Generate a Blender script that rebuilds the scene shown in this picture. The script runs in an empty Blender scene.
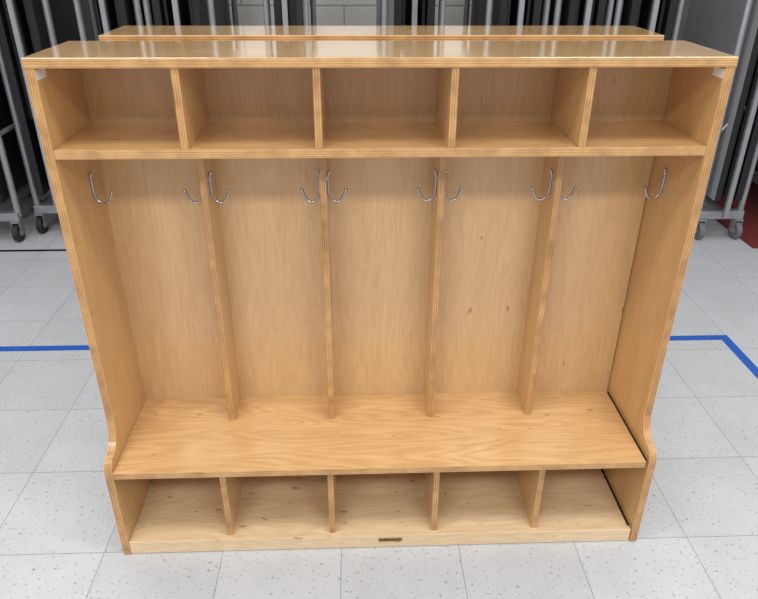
import bpy, bmesh, math, random
from mathutils import Matrix, Vector
random.seed(4)
scene=bpy.context.scene
scene.view_settings.view_transform='Standard'

def lin(c):
    return tuple(((v/255)/12.92 if v/255<=.04045 else ((v/255+.055)/1.055)**2.4) for v in c)+(1,)
def newmat(name):
    m=bpy.data.materials.new(name);m.use_nodes=True
    nt=m.node_tree;b=nt.nodes['Principled BSDF'];return m,nt,b
def simple(name,c,rough=.5,metal=0,noise=.08,scale=30):
    m,nt,b=newmat(name)
    n=nt.nodes.new('ShaderNodeTexNoise');n.inputs['Scale'].default_value=scale;n.inputs['Detail'].default_value=4
    tc=nt.nodes.new('ShaderNodeTexCoord');nt.links.new(tc.outputs['Object'],n.inputs['Vector'])
    r=nt.nodes.new('ShaderNodeValToRGB');nt.links.new(n.outputs['Fac'],r.inputs['Fac'])
    l=lin(c);r.color_ramp.elements[0].position=.3;r.color_ramp.elements[1].position=.7
    r.color_ramp.elements[0].color=tuple(v*(1-noise) for v in l[:3])+(1,)
    r.color_ramp.elements[1].color=tuple(min(1,v*(1+noise)) for v in l[:3])+(1,)
    nt.links.new(r.outputs['Color'],b.inputs['Base Color'])
    b.inputs['Roughness'].default_value=rough;b.inputs['Metallic'].default_value=metal
    return m

def wood(name,c1,c2,axis='Z',rough=.28,coat=.35,figure=.5,coatr=.1,scuff=0):
    m,nt,b=newmat(name);N=nt.nodes.new;Lk=nt.links.new
    tc=N('ShaderNodeTexCoord');oi=N('ShaderNodeObjectInfo')
    mul=N('ShaderNodeMath');mul.operation='MULTIPLY';mul.inputs[1].default_value=37.;Lk(oi.outputs['Random'],mul.inputs[0])
    add=N('ShaderNodeVectorMath');add.operation='ADD';Lk(tc.outputs['Object'],add.inputs[0]);Lk(mul.outputs[0],add.inputs[1])
    def mapped(sx,sa):
        mp=N('ShaderNodeMapping');s=[sx,sx,sx];s['XYZ'.index(axis)]=sa;mp.inputs['Scale'].default_value=s
        Lk(add.outputs[0],mp.inputs['Vector']);return mp
    def noise(mp,d,ro=.5,dist=0):
        n=N('ShaderNodeTexNoise');n.inputs['Scale'].default_value=1;n.inputs['Detail'].default_value=d;n.inputs['Roughness'].default_value=ro
        n.inputs['Distortion'].default_value=dist;Lk(mp.outputs[0],n.inputs['Vector']);return n
    n1=noise(mapped(5.0,.85),3,.5,.15)         # cathedral contours
    k=N('ShaderNodeMath');k.operation='MULTIPLY';k.inputs[1].default_value=210;Lk(n1.outputs['Fac'],k.inputs[0])
    sn=N('ShaderNodeMath');sn.operation='SINE';Lk(k.outputs[0],sn.inputs[0])
    n2=noise(mapped(210,15),4)                # pores
    n3=noise(mapped(20,2.2),6,.6)             # blotches
    n4=noise(mapped(3,1.2),2)                 # strength mask of the contours
    fm=N('ShaderNodeMath');fm.operation='MULTIPLY';Lk(sn.outputs[0],fm.inputs[0]);Lk(n4.outputs['Fac'],fm.inputs[1])
    a=N('ShaderNodeMath');a.operation='MULTIPLY_ADD';a.inputs[1].default_value=.22*figure;Lk(fm.outputs[0],a.inputs[0]);a.inputs[2].default_value=-.19
    a2=N('ShaderNodeMath');a2.operation='MULTIPLY_ADD';a2.inputs[1].default_value=.66;Lk(n2.outputs['Fac'],a2.inputs[0]);Lk(a.outputs[0],a2.inputs[2])
    a3=N('ShaderNodeMath');a3.operation='MULTIPLY_ADD';a3.inputs[1].default_value=.72;Lk(n3.outputs['Fac'],a3.inputs[0]);Lk(a2.outputs[0],a3.inputs[2])
    r=N('ShaderNodeValToRGB');Lk(a3.outputs[0],r.inputs['Fac'])
    r.color_ramp.elements[0].position=.1;r.color_ramp.elements[0].color=lin(c2)
    r.color_ramp.elements[1].position=.88;r.color_ramp.elements[1].color=lin(c1)
    out=r.outputs['Color']
    # sparse small mineral flecks / scuffs
    nf=noise(mapped(60,26),2);rf=N('ShaderNodeValToRGB');Lk(nf.outputs['Fac'],rf.inputs['Fac'])
    rf.color_ramp.elements[0].position=.235+scuff*.05;rf.color_ramp.elements[0].color=(.5,.42,.34,1)
    rf.color_ramp.elements[1].position=.275+scuff*.05;rf.color_ramp.elements[1].color=(1,1,1,1)
    mm=N('ShaderNodeMix');mm.data_type='RGBA';mm.blend_type='MULTIPLY';mm.inputs[0].default_value=.8
    Lk(out,mm.inputs[6]);Lk(rf.outputs[0],mm.inputs[7]);out=mm.outputs[2]
    Lk(out,b.inputs['Base Color'])
    b.inputs['Roughness'].default_value=rough;b.inputs['Coat Weight'].default_value=coat;b.inputs['Coat Roughness'].default_value=coatr
    bp=N('ShaderNodeBump');bp.inputs['Strength'].default_value=.03;bp.inputs['Distance'].default_value=.002
    Lk(n3.outputs['Fac'],bp.inputs['Height']);Lk(bp.outputs[0],b.inputs['Normal']);Lk(bp.outputs[0],b.inputs['Coat Normal'])
    return m
def ply(name,c1,c2,axis):
    m,nt,b=newmat(name);N=nt.nodes.new;Lk=nt.links.new
    tc=N('ShaderNodeTexCoord');w=N('ShaderNodeTexWave');w.bands_direction=axis;w.inputs['Scale'].default_value=72
    w.inputs['Distortion'].default_value=1.6;w.inputs['Detail'].default_value=3;w.inputs['Detail Scale'].default_value=.25
    Lk(tc.outputs['Object'],w.inputs['Vector'])
    n=N('ShaderNodeTexNoise');n.inputs['Scale'].default_value=26;n.inputs['Detail'].default_value=6;Lk(tc.outputs['Object'],n.inputs['Vector'])
    mx=N('ShaderNodeMath');mx.operation='MULTIPLY_ADD';mx.inputs[1].default_value=.3;Lk(w.outputs['Fac'],mx.inputs[0]);
    q=N('ShaderNodeMath');q.operation='MULTIPLY';q.inputs[1].default_value=.75;Lk(n.outputs['Fac'],q.inputs[0]);Lk(q.outputs[0],mx.inputs[2])
    r=N('ShaderNodeValToRGB');Lk(mx.outputs[0],r.inputs['Fac'])
    r.color_ramp.elements[0].color=lin(c2);r.color_ramp.elements[0].position=.2
    r.color_ramp.elements[1].color=lin(c1);r.color_ramp.elements[1].position=.72
    Lk(r.outputs['Color'],b.inputs['Base Color']);b.inputs['Roughness'].default_value=.35;b.inputs['Coat Weight'].default_value=.2
    return m

w_z=wood('birch_vertical',(220,180,124),(186,142,88),'Z',figure=.45,coat=.5)
w_x=wood('birch_long',(224,182,124),(190,146,92),'X',rough=.2,coat=1,figure=.7,coatr=.05)
w_back=wood('birch_back',(224,188,138),(196,156,108),'Z',figure=.5)
w_seat=wood('birch_seat',(226,186,132),(192,148,96),'X',figure=1.1,coat=.8,scuff=.3)
w_low=wood('birch_low',(232,206,168),(204,172,130),'X',rough=.35,figure=.8,scuff=.8)
e_x=ply('ply_edge_upright',(206,158,102),(132,90,52),'X')
e_z=ply('ply_edge_flat',(210,164,108),(142,100,60),'Z')
chrome=simple('chrome',(176,176,180),.2,1,.03)
white_pl=simple('white_plastic',(235,232,225),.5)
brass=simple('brass_label',(150,116,70),.4,.3)
dkbrown=simple('label_mark',(60,42,24),.5)
gapshade=simple('gap_shade_dark',(26,18,12),.8)  # near-black colour standing in for shade in the right-hand gaps
steel=simple('grey_steel_tube',(158,160,164),.35,.5,.06)
black=simple('black_edge',(13,13,15),.45)
lam=simple('grey_laminate',(150,152,156),.5,0,.05,8)
dark_lam=simple('dark_laminate',(18,19,22),.5,0,.1,8)
rubber=simple('rubber',(34,34,36),.6)
greywheel=simple('grey_wheel',(110,110,112),.5)

def link(o,parent=None):
    scene.collection.objects.link(o)
    if parent: o.parent=parent
    return o
def empty(name,loc=(0,0,0),rz=0):
    e=bpy.data.objects.new(name,None);e.location=loc;e.rotation_euler=(0,0,rz);e.empty_display_size=.1
    return link(e)
def mesh_obj(name,bm,mats,parent=None,smooth=False):
    me=bpy.data.meshes.new(name);bm.normal_update();bm.to_mesh(me);bm.free()
    for m in mats: me.materials.append(m)
    if smooth:
        for p in me.polygons:p.use_smooth=True
    return link(bpy.data.objects.new(name,me),parent)
def box(name,x0,x1,y0,y1,z0,z1,mats,parent=None,bev=.0012,edge=None):
    bm=bmesh.new();bmesh.ops.create_cube(bm,size=1)
    bmesh.ops.scale(bm,vec=(x1-x0,y1-y0,z1-z0),verts=bm.verts)
    bmesh.ops.translate(bm,vec=((x0+x1)/2,(y0+y1)/2,(z0+z1)/2),verts=bm.verts)
    if bev: bmesh.ops.bevel(bm,geom=bm.edges[:],offset=bev,segments=2,affect='EDGES',profile=.5)
    bm.normal_update()
    if edge is not None:
        for f in bm.faces:
            f.material_index=0 if abs(f.normal[edge])>.7 else 1
    return mesh_obj(name,bm,mats,parent)
def tube(name,pts,rad,mat,parent=None,smooth_curve=False,res=3):
    cu=bpy.data.curves.new(name,'CURVE');cu.dimensions='3D';cu.bevel_depth=rad;cu.bevel_resolution=res;cu.use_fill_caps=True
    s=cu.splines.new('NURBS' if smooth_curve else 'POLY');s.points.add(len(pts)-1)
    for p,c in zip(s.points,pts):p.co=(*c,1)
    if smooth_curve: s.use_endpoint_u=True;s.order_u=3;s.resolution_u=8
    cu.materials.append(mat)
    return link(bpy.data.objects.new(name,cu),parent)
def cyl(name,c,r,h,axis,mat,parent=None,seg=28):
    bm=bmesh.new();bmesh.ops.create_cone(bm,cap_ends=True,segments=seg,radius1=r,radius2=r,depth=h)
    if axis=='X':bmesh.ops.rotate(bm,matrix=Matrix.Rotation(math.pi/2,3,'Y'),verts=bm.verts)
    if axis=='Y':bmesh.ops.rotate(bm,matrix=Matrix.Rotation(math.pi/2,3,'X'),verts=bm.verts)
    bmesh.ops.translate(bm,vec=c,verts=bm.verts)
    return mesh_obj(name,bm,[mat],parent)

# ------------------------------------------------------------ cubby locker
W=1.22;T=.017
def locker(name,H,D,h1,hs,b,dd,hk,loc=(0,0,0),rz=0,gap=.006):
    P=empty(name,loc,rz)
    L=-W/2;R=W/2
    prof=[(D,0),(-b,0),(-b,hs-.005)]
    top=hs+.105
    for i in range(1,6):
        a=i/5*math.pi*.5
        prof.append((-b+.022*(1-math.cos(a)),hs-.005+.032*math.sin(a)))
    y0,z0=prof[-1]
    for i in range(1,13):
        s=i/12
        p0=Vector((y0,z0));p1=Vector((-.012,z0+.004));p2=Vector((0,z0+.03));p3=Vector((0,top))
        q=((1-s)**3)*p0+3*(1-s)**2*s*p1+3*(1-s)*s*s*p2+s**3*p3
        prof.append((q.x,q.y))
    cl=prof+[(0,H-.012),(.004,H-.002),(D,H-.002)]
    for nm,xa,xb in (('side_left',L,L+T),('side_right',R-T,R)):
        bm=bmesh.new()
        v1=[bm.verts.new((xa,y,z)) for y,z in cl];v2=[bm.verts.new((xb,y,z)) for y,z in cl]
        bm.faces.new(v1);bm.faces.new(v2[::-1])
        for i in range(len(cl)):
            j=(i+1)%len(cl);f=bm.faces.new((v1[j],v1[i],v2[i],v2[j]));f.material_index=1
        bmesh.ops.recalc_face_normals(bm,faces=bm.faces)
        bmesh.ops.bevel(bm,geom=[e for e in bm.edges if abs(e.verts[0].co.x-e.verts[1].co.x)<1e-6],offset=.0012,segments=2,affect='EDGES')
        mesh_obj(nm,bm,[w_z,e_x],P)
    box('top_board',L-.001,R+.001,-.002,D+.001,H-T,H,[w_x,e_z],P,edge=2,bev=.0018)
    a,c=L+T,R-T
    box('upper_shelf',a,c,.001,D-.006,h1,h1+T,[w_x,e_z],P,edge=2)
    box('seat_board',a,c-gap,-b+.001,D-.006,hs-T,hs,[w_seat,e_z],P,edge=2)
    box('seat_gap_shade',c-gap,c,-b+.012,D-.01,hs-T+.002,hs-.003,[gapshade],P,bev=0)  # dark box painted as the shadow line between seat and right side
    box('bottom_shelf',a,c-gap,-b+.012,D-.006,hk-.012,hk,[w_low,e_z],P,edge=2)
    box('bottom_gap_shade',c-gap,c,-b+.016,D-.01,hk-.012,hk-.002,[gapshade],P,bev=0)  # same painted shadow at the right end of the bottom shelf
    box('kick_board',a,c-.002,-b+.002,-b+.015,.002,hk+.001,[w_low],P)
    box('back_panel_upper',a,c,D-.008,D-.001,h1+T,H-T,[w_back],P,bev=0)
    box('back_panel_coat',a,c-.003,D-.008,D-.001,hs,h1,[w_back],P,bev=0)
    box('back_panel_lower',a,c,D-.008,D-.001,.002,hs-T,[w_low],P,bev=0)
    sp=(W-T)/5
    for i in (1,2,3,4):
        x=L+T/2+sp*i;x0,x1=x-.0068,x+.0068
        box('upper_divider_%d'%i,x0,x1,.002,D-.008,h1+T,H-T,[w_z,e_x],P,edge=0)
        box('coat_divider_%d'%i,x0,x1,dd,D-.008,hs,h1,[w_z,e_x],P,edge=0)
        box('lower_divider_%d'%i,x0,x1,-b+.016,D-.008,hk,hs-T,[w_z,e_x],P,edge=0)
    hy=.138;hz=.831
    def hook(i,x,s):
        cyl('hook_plate_%d'%i,(x+s*.001,hy,hz+.014),.0065,.002,'X',chrome,P)
        cyl('hook_screw_%d'%i,(x+s*.003,hy,hz+.014),.0025,.002,'X',steel,P,12)
        pts=[(.007,.032),(.002,.028),(.0018,.012),(.0018,-.008),(.004,-.024),(.017,-.036),(.030,-.030),(.037,-.014),(.0385,-.009)]
        tube('hook_wire_%d'%i,[(x+s*u,hy,hz+v-.003) for u,v in pts],.0025,chrome,P,True)
        bm=bmesh.new();bmesh.ops.create_uvsphere(bm,u_segments=12,v_segments=8,radius=.0036)
        bmesh.ops.translate(bm,vec=(x+s*.0385,hy,hz-.012),verts=bm.verts);mesh_obj('hook_tip_%d'%i,bm,[chrome],P,True)
    k=1
    hook(k,L+T,1);k+=1
    for i in (1,2,3,4):
        x=L+T/2+sp*i
        hook(k,x-.0068,-1);k+=1
        hook(k,x+.0068,1);k+=1
    hook(k,R-T,-1)
    box('sticker_left',L+T,L+T+.0008,.004,.04,H-T-.02,H-T-.004,[white_pl],P,bev=0)
    box('sticker_right',R-T-.0008,R-T,.004,.04,H-T-.02,H-T-.004,[white_pl],P,bev=0)
    box('maker_label',-.012,.044,-b+.0008,-b+.0022,.0205,.0315,[brass],P,bev=.0004)
    for j in range(9):
        u=-.008+j*.0053;h=(.0035,.0022,.003)[j%3]
        box('label_mark_%d'%j,u,u+.0035,-b+.0004,-b+.001,.026-h,.026+h,[dkbrown],P,bev=0)
    return P
locker('cubby_coat_locker',1.1008,.2124,.9264,.2487,.0688,.1085,.0375)
locker('cubby_coat_locker',1.095,.18,.92,.2487,.0688,.09,.0375,loc=(.014,.345+.18,0),rz=math.pi)

# ------------------------------------------------------------ folded rolling tables
def rolling_table(x,y=1.78,h=1.55,w=.23,depth=.72,dark=False,wheel=rubber):
    P=empty('folding_cafeteria_table',(x,y,0))
    hw=w/2
    for s,n in ((-1,'left'),(1,'right')):
        xo=s*(hw-.05)
        box('tabletop_'+n,xo-.016,xo+.016,.0,depth,.20,h,[dark_lam if (dark or s>0) else lam,black],P,edge=0,bev=.003)
        for yy in (.05,depth-.05):
            tube('leg_%s_%d'%(n,yy*100),[(s*hw,yy,.115),(s*hw,yy,h-.10),(s*(hw-.03),yy,h-.06)],.015,steel,P)
        tube('brace_%s'%n,[(s*hw,.05,.5),(s*hw,depth-.05,.5)],.011,steel,P)
        tube('brace_top_%s'%n,[(s*hw,.05,h-.12),(s*hw,depth-.05,h-.12)],.011,steel,P)
        box('bench_'+n,xo-s*.028-.007,xo-s*.028+.007,.03,depth-.03,.55,h-.2,[dark_lam,black],P,edge=0,bev=.002)
    box('frame_front',-.011,.011,-.02,.0,.12,h-.25,[steel if not dark else lam],P,bev=.003)
    box('inner_panel',-.006,.006,.03,depth-.03,.2,h-.1,[dark_lam,black],P,edge=0)
    tube('link_1',[(-hw,.05,.5),(hw,.05,.75)],.008,steel,P)
    for yy in (.04,depth-.04):
        box('base_bar_%d'%(yy*100),-hw-.01,hw+.01,yy-.018,yy+.018,.10,.14,[steel],P,bev=.003)
    box('base_rail',-.02,.02,.04,depth-.04,.10,.14,[steel],P,bev=.003)
    k=0
    for sx in (-1,1):
        for yy in (.04,depth-.04):
            k+=1;cx=sx*(hw-.01)
            cyl('wheel_%d'%k,(cx,yy-.012,.042),.042,.024,'X',wheel,P)
            cyl('hub_%d'%k,(cx,yy-.012,.042),.014,.032,'X',steel,P)
            box('fork_l_%d'%k,cx-.019,cx-.016,yy-.024,yy+.012,.03,.096,[steel],P,bev=0)
            box('fork_r_%d'%k,cx+.016,cx+.019,yy-.024,yy+.012,.03,.096,[steel],P,bev=0)
            box('fork_top_%d'%k,cx-.021,cx+.021,yy-.024,yy+.02,.092,.1,[steel],P,bev=0)
for x,w,dk,y in ((-2.32,.23,False,1.8),(-2.04,.23,True,1.8),(-1.76,.24,False,1.8),(-1.47,.24,True,1.9),(-1.06,.24,False,1.8),(-.77,.26,True,1.8),(-.33,.16,True,1.8),
               (.2,.24,False,1.8),(.64,.24,True,1.8),(.92,.22,True,1.8),(1.2,.26,True,1.8),(1.69,.2,False,1.74),(2.16,.23,True,1.9),(2.45,.23,False,1.9)):
    rolling_table(x,y,w=w,dark=dk,wheel=rubber if x<0 else greywheel)

# ------------------------------------------------------------ room
TS=.279
m,nt,b=newmat('vinyl_tile');N=nt.nodes.new;Lk=nt.links.new
tc=N('ShaderNodeTexCoord');mp=N('ShaderNodeMapping');mp.inputs['Location'].default_value=(.10,.06,0);Lk(tc.outputs['Object'],mp.inputs['Vector'])
br=N('ShaderNodeTexBrick');br.offset=0;br.squash=1;br.inputs['Scale'].default_value=1
br.inputs['Brick Width'].default_value=TS;br.inputs['Row Height'].default_value=TS;br.inputs['Mortar Size'].default_value=.0012;br.inputs['Mortar Smooth'].default_value=.3
br.inputs['Color1'].default_value=lin((189,191,194));br.inputs['Color2'].default_value=lin((196,198,201));br.inputs['Mortar'].default_value=lin((142,144,148))
Lk(mp.outputs[0],br.inputs['Vector'])
v=N('ShaderNodeTexNoise');v.inputs['Scale'].default_value=120;v.inputs['Detail'].default_value=3;Lk(tc.outputs['Object'],v.inputs['Vector'])
r=N('ShaderNodeValToRGB');r.color_ramp.elements[0].position=.30;r.color_ramp.elements[0].color=(.5,.48,.46,1);r.color_ramp.elements[1].position=.39;r.color_ramp.elements[1].color=(1,1,1,1)
Lk(v.outputs['Fac'],r.inputs['Fac'])
v2=N('ShaderNodeTexNoise');v2.inputs['Scale'].default_value=6;v2.inputs['Detail'].default_value=8;v2.inputs['Roughness'].default_value=.65;Lk(tc.outputs['Object'],v2.inputs['Vector'])
r2=N('ShaderNodeValToRGB');r2.color_ramp.elements[0].position=.3;r2.color_ramp.elements[0].color=(.92,.92,.92,1);r2.color_ramp.elements[1].position=.6;r2.color_ramp.elements[1].color=(1,1,1,1)
Lk(v2.outputs['Fac'],r2.inputs['Fac'])
x1=N('ShaderNodeMix');x1.data_type='RGBA';x1.blend_type='MULTIPLY';x1.inputs[0].default_value=1;Lk(br.outputs['Color'],x1.inputs[6]);Lk(r.outputs[0],x1.inputs[7])
x2=N('ShaderNodeMix');x2.data_type='RGBA';x2.blend_type='MULTIPLY';x2.inputs[0].default_value=1;Lk(x1.outputs[2],x2.inputs[6]);Lk(r2.outputs[0],x2.inputs[7])
Lk(x2.outputs[2],b.inputs['Base Color']);b.inputs['Roughness'].default_value=.36
box('floor',-5,5,-4,3.0,-.05,0,[m],bev=0)
m,nt,b=newmat('painted_block');N=nt.nodes.new;Lk=nt.links.new
tc=N('ShaderNodeTexCoord');mp=N('ShaderNodeMapping');mp.inputs['Rotation'].default_value=(math.pi/2,0,0);mp.inputs['Location'].default_value=(.1,.03,0);Lk(tc.outputs['Object'],mp.inputs['Vector'])
br=N('ShaderNodeTexBrick');br.inputs['Scale'].default_value=1;br.inputs['Brick Width'].default_value=.37;br.inputs['Row Height'].default_value=.185
br.inputs['Mortar Size'].default_value=.005;br.inputs['Mortar Smooth'].default_value=.5
br.inputs['Color1'].default_value=lin((240,238,232));br.inputs['Color2'].default_value=lin((234,232,226));br.inputs['Mortar'].default_value=lin((178,175,168))
Lk(mp.outputs[0],br.inputs['Vector']);Lk(br.outputs['Color'],b.inputs['Base Color']);b.inputs['Roughness'].default_value=.5
box('wall_back',-5,5,2.8,2.95,0,3,[m],bev=0)
box('baseboard_back',-5,5,2.785,2.8,0,.1,[black],bev=.002)
blue=simple('blue_tape',(28,88,176),.5)
P=empty('blue_floor_tape')
box('tape_long',-4.5,1.30,.838,.870,0,.0008,[blue],P,bev=0)
box('tape_side',1.266,1.30,-3.5,.838,0,.0008,[blue],P,bev=0)
red=simple('red_mat',(104,32,28),.8,0,.15,60)
box('red_floor_mat',1.81,3.4,1.64,2.7,0,.006,[red],bev=.002)
box('dark_floor_strip',-3.5,-1.3,1.70,1.72,0,.001,[black],bev=0)

# ------------------------------------------------------------ light
wd=bpy.data.worlds.new('world');scene.world=wd;wd.use_nodes=True
bg=wd.node_tree.nodes['Background'];bg.inputs[0].default_value=(.97,.98,1,1);bg.inputs[1].default_value=.66
def area(name,loc,sx,sy,e,rot=(0,0,0)):
    l=bpy.data.lights.new(name,'AREA');l.shape='RECTANGLE';l.size=sx;l.size_y=sy;l.energy=e;l.color=(1,.99,.975)
    o=bpy.data.objects.new(name,l);o.location=loc;o.rotation_euler=rot;link(o)
for i,(x,y,e) in enumerate(((-1.2,-2.4,42),(1.2,-2.4,42),(-1.2,-.7,24),(1.2,-.7,24),(-1.3,1.2,10),(1.3,1.2,10),(0,2.35,14))):  # last entry is an added fill that brightens the back wall
    area('ceiling_or_fill_light_%d'%(i+1),(x,y,2.7),1.2,.4,e)

# ------------------------------------------------------------ camera
pi,ya,ro,f=.4912,.0389,.0045,675.8
fw=Vector((math.sin(ya)*math.cos(pi),math.cos(ya)*math.cos(pi),-math.sin(pi)))
rr=fw.cross(Vector((0,0,1))).normalized();uu=rr.cross(fw)
r2_=rr*math.cos(ro)+uu*math.sin(ro);u2_=-rr*math.sin(ro)+uu*math.cos(ro)
M=Matrix((r2_,u2_,-fw)).transposed().to_4x4();M.translation=Vector((-.0575,-1.2061,1.2797))
cd=bpy.data.cameras.new('camera');cd.sensor_width=36;cd.lens=f/758*36;cd.clip_start=.05
co=bpy.data.objects.new('camera',cd);link(co);co.matrix_world=M;scene.camera=co
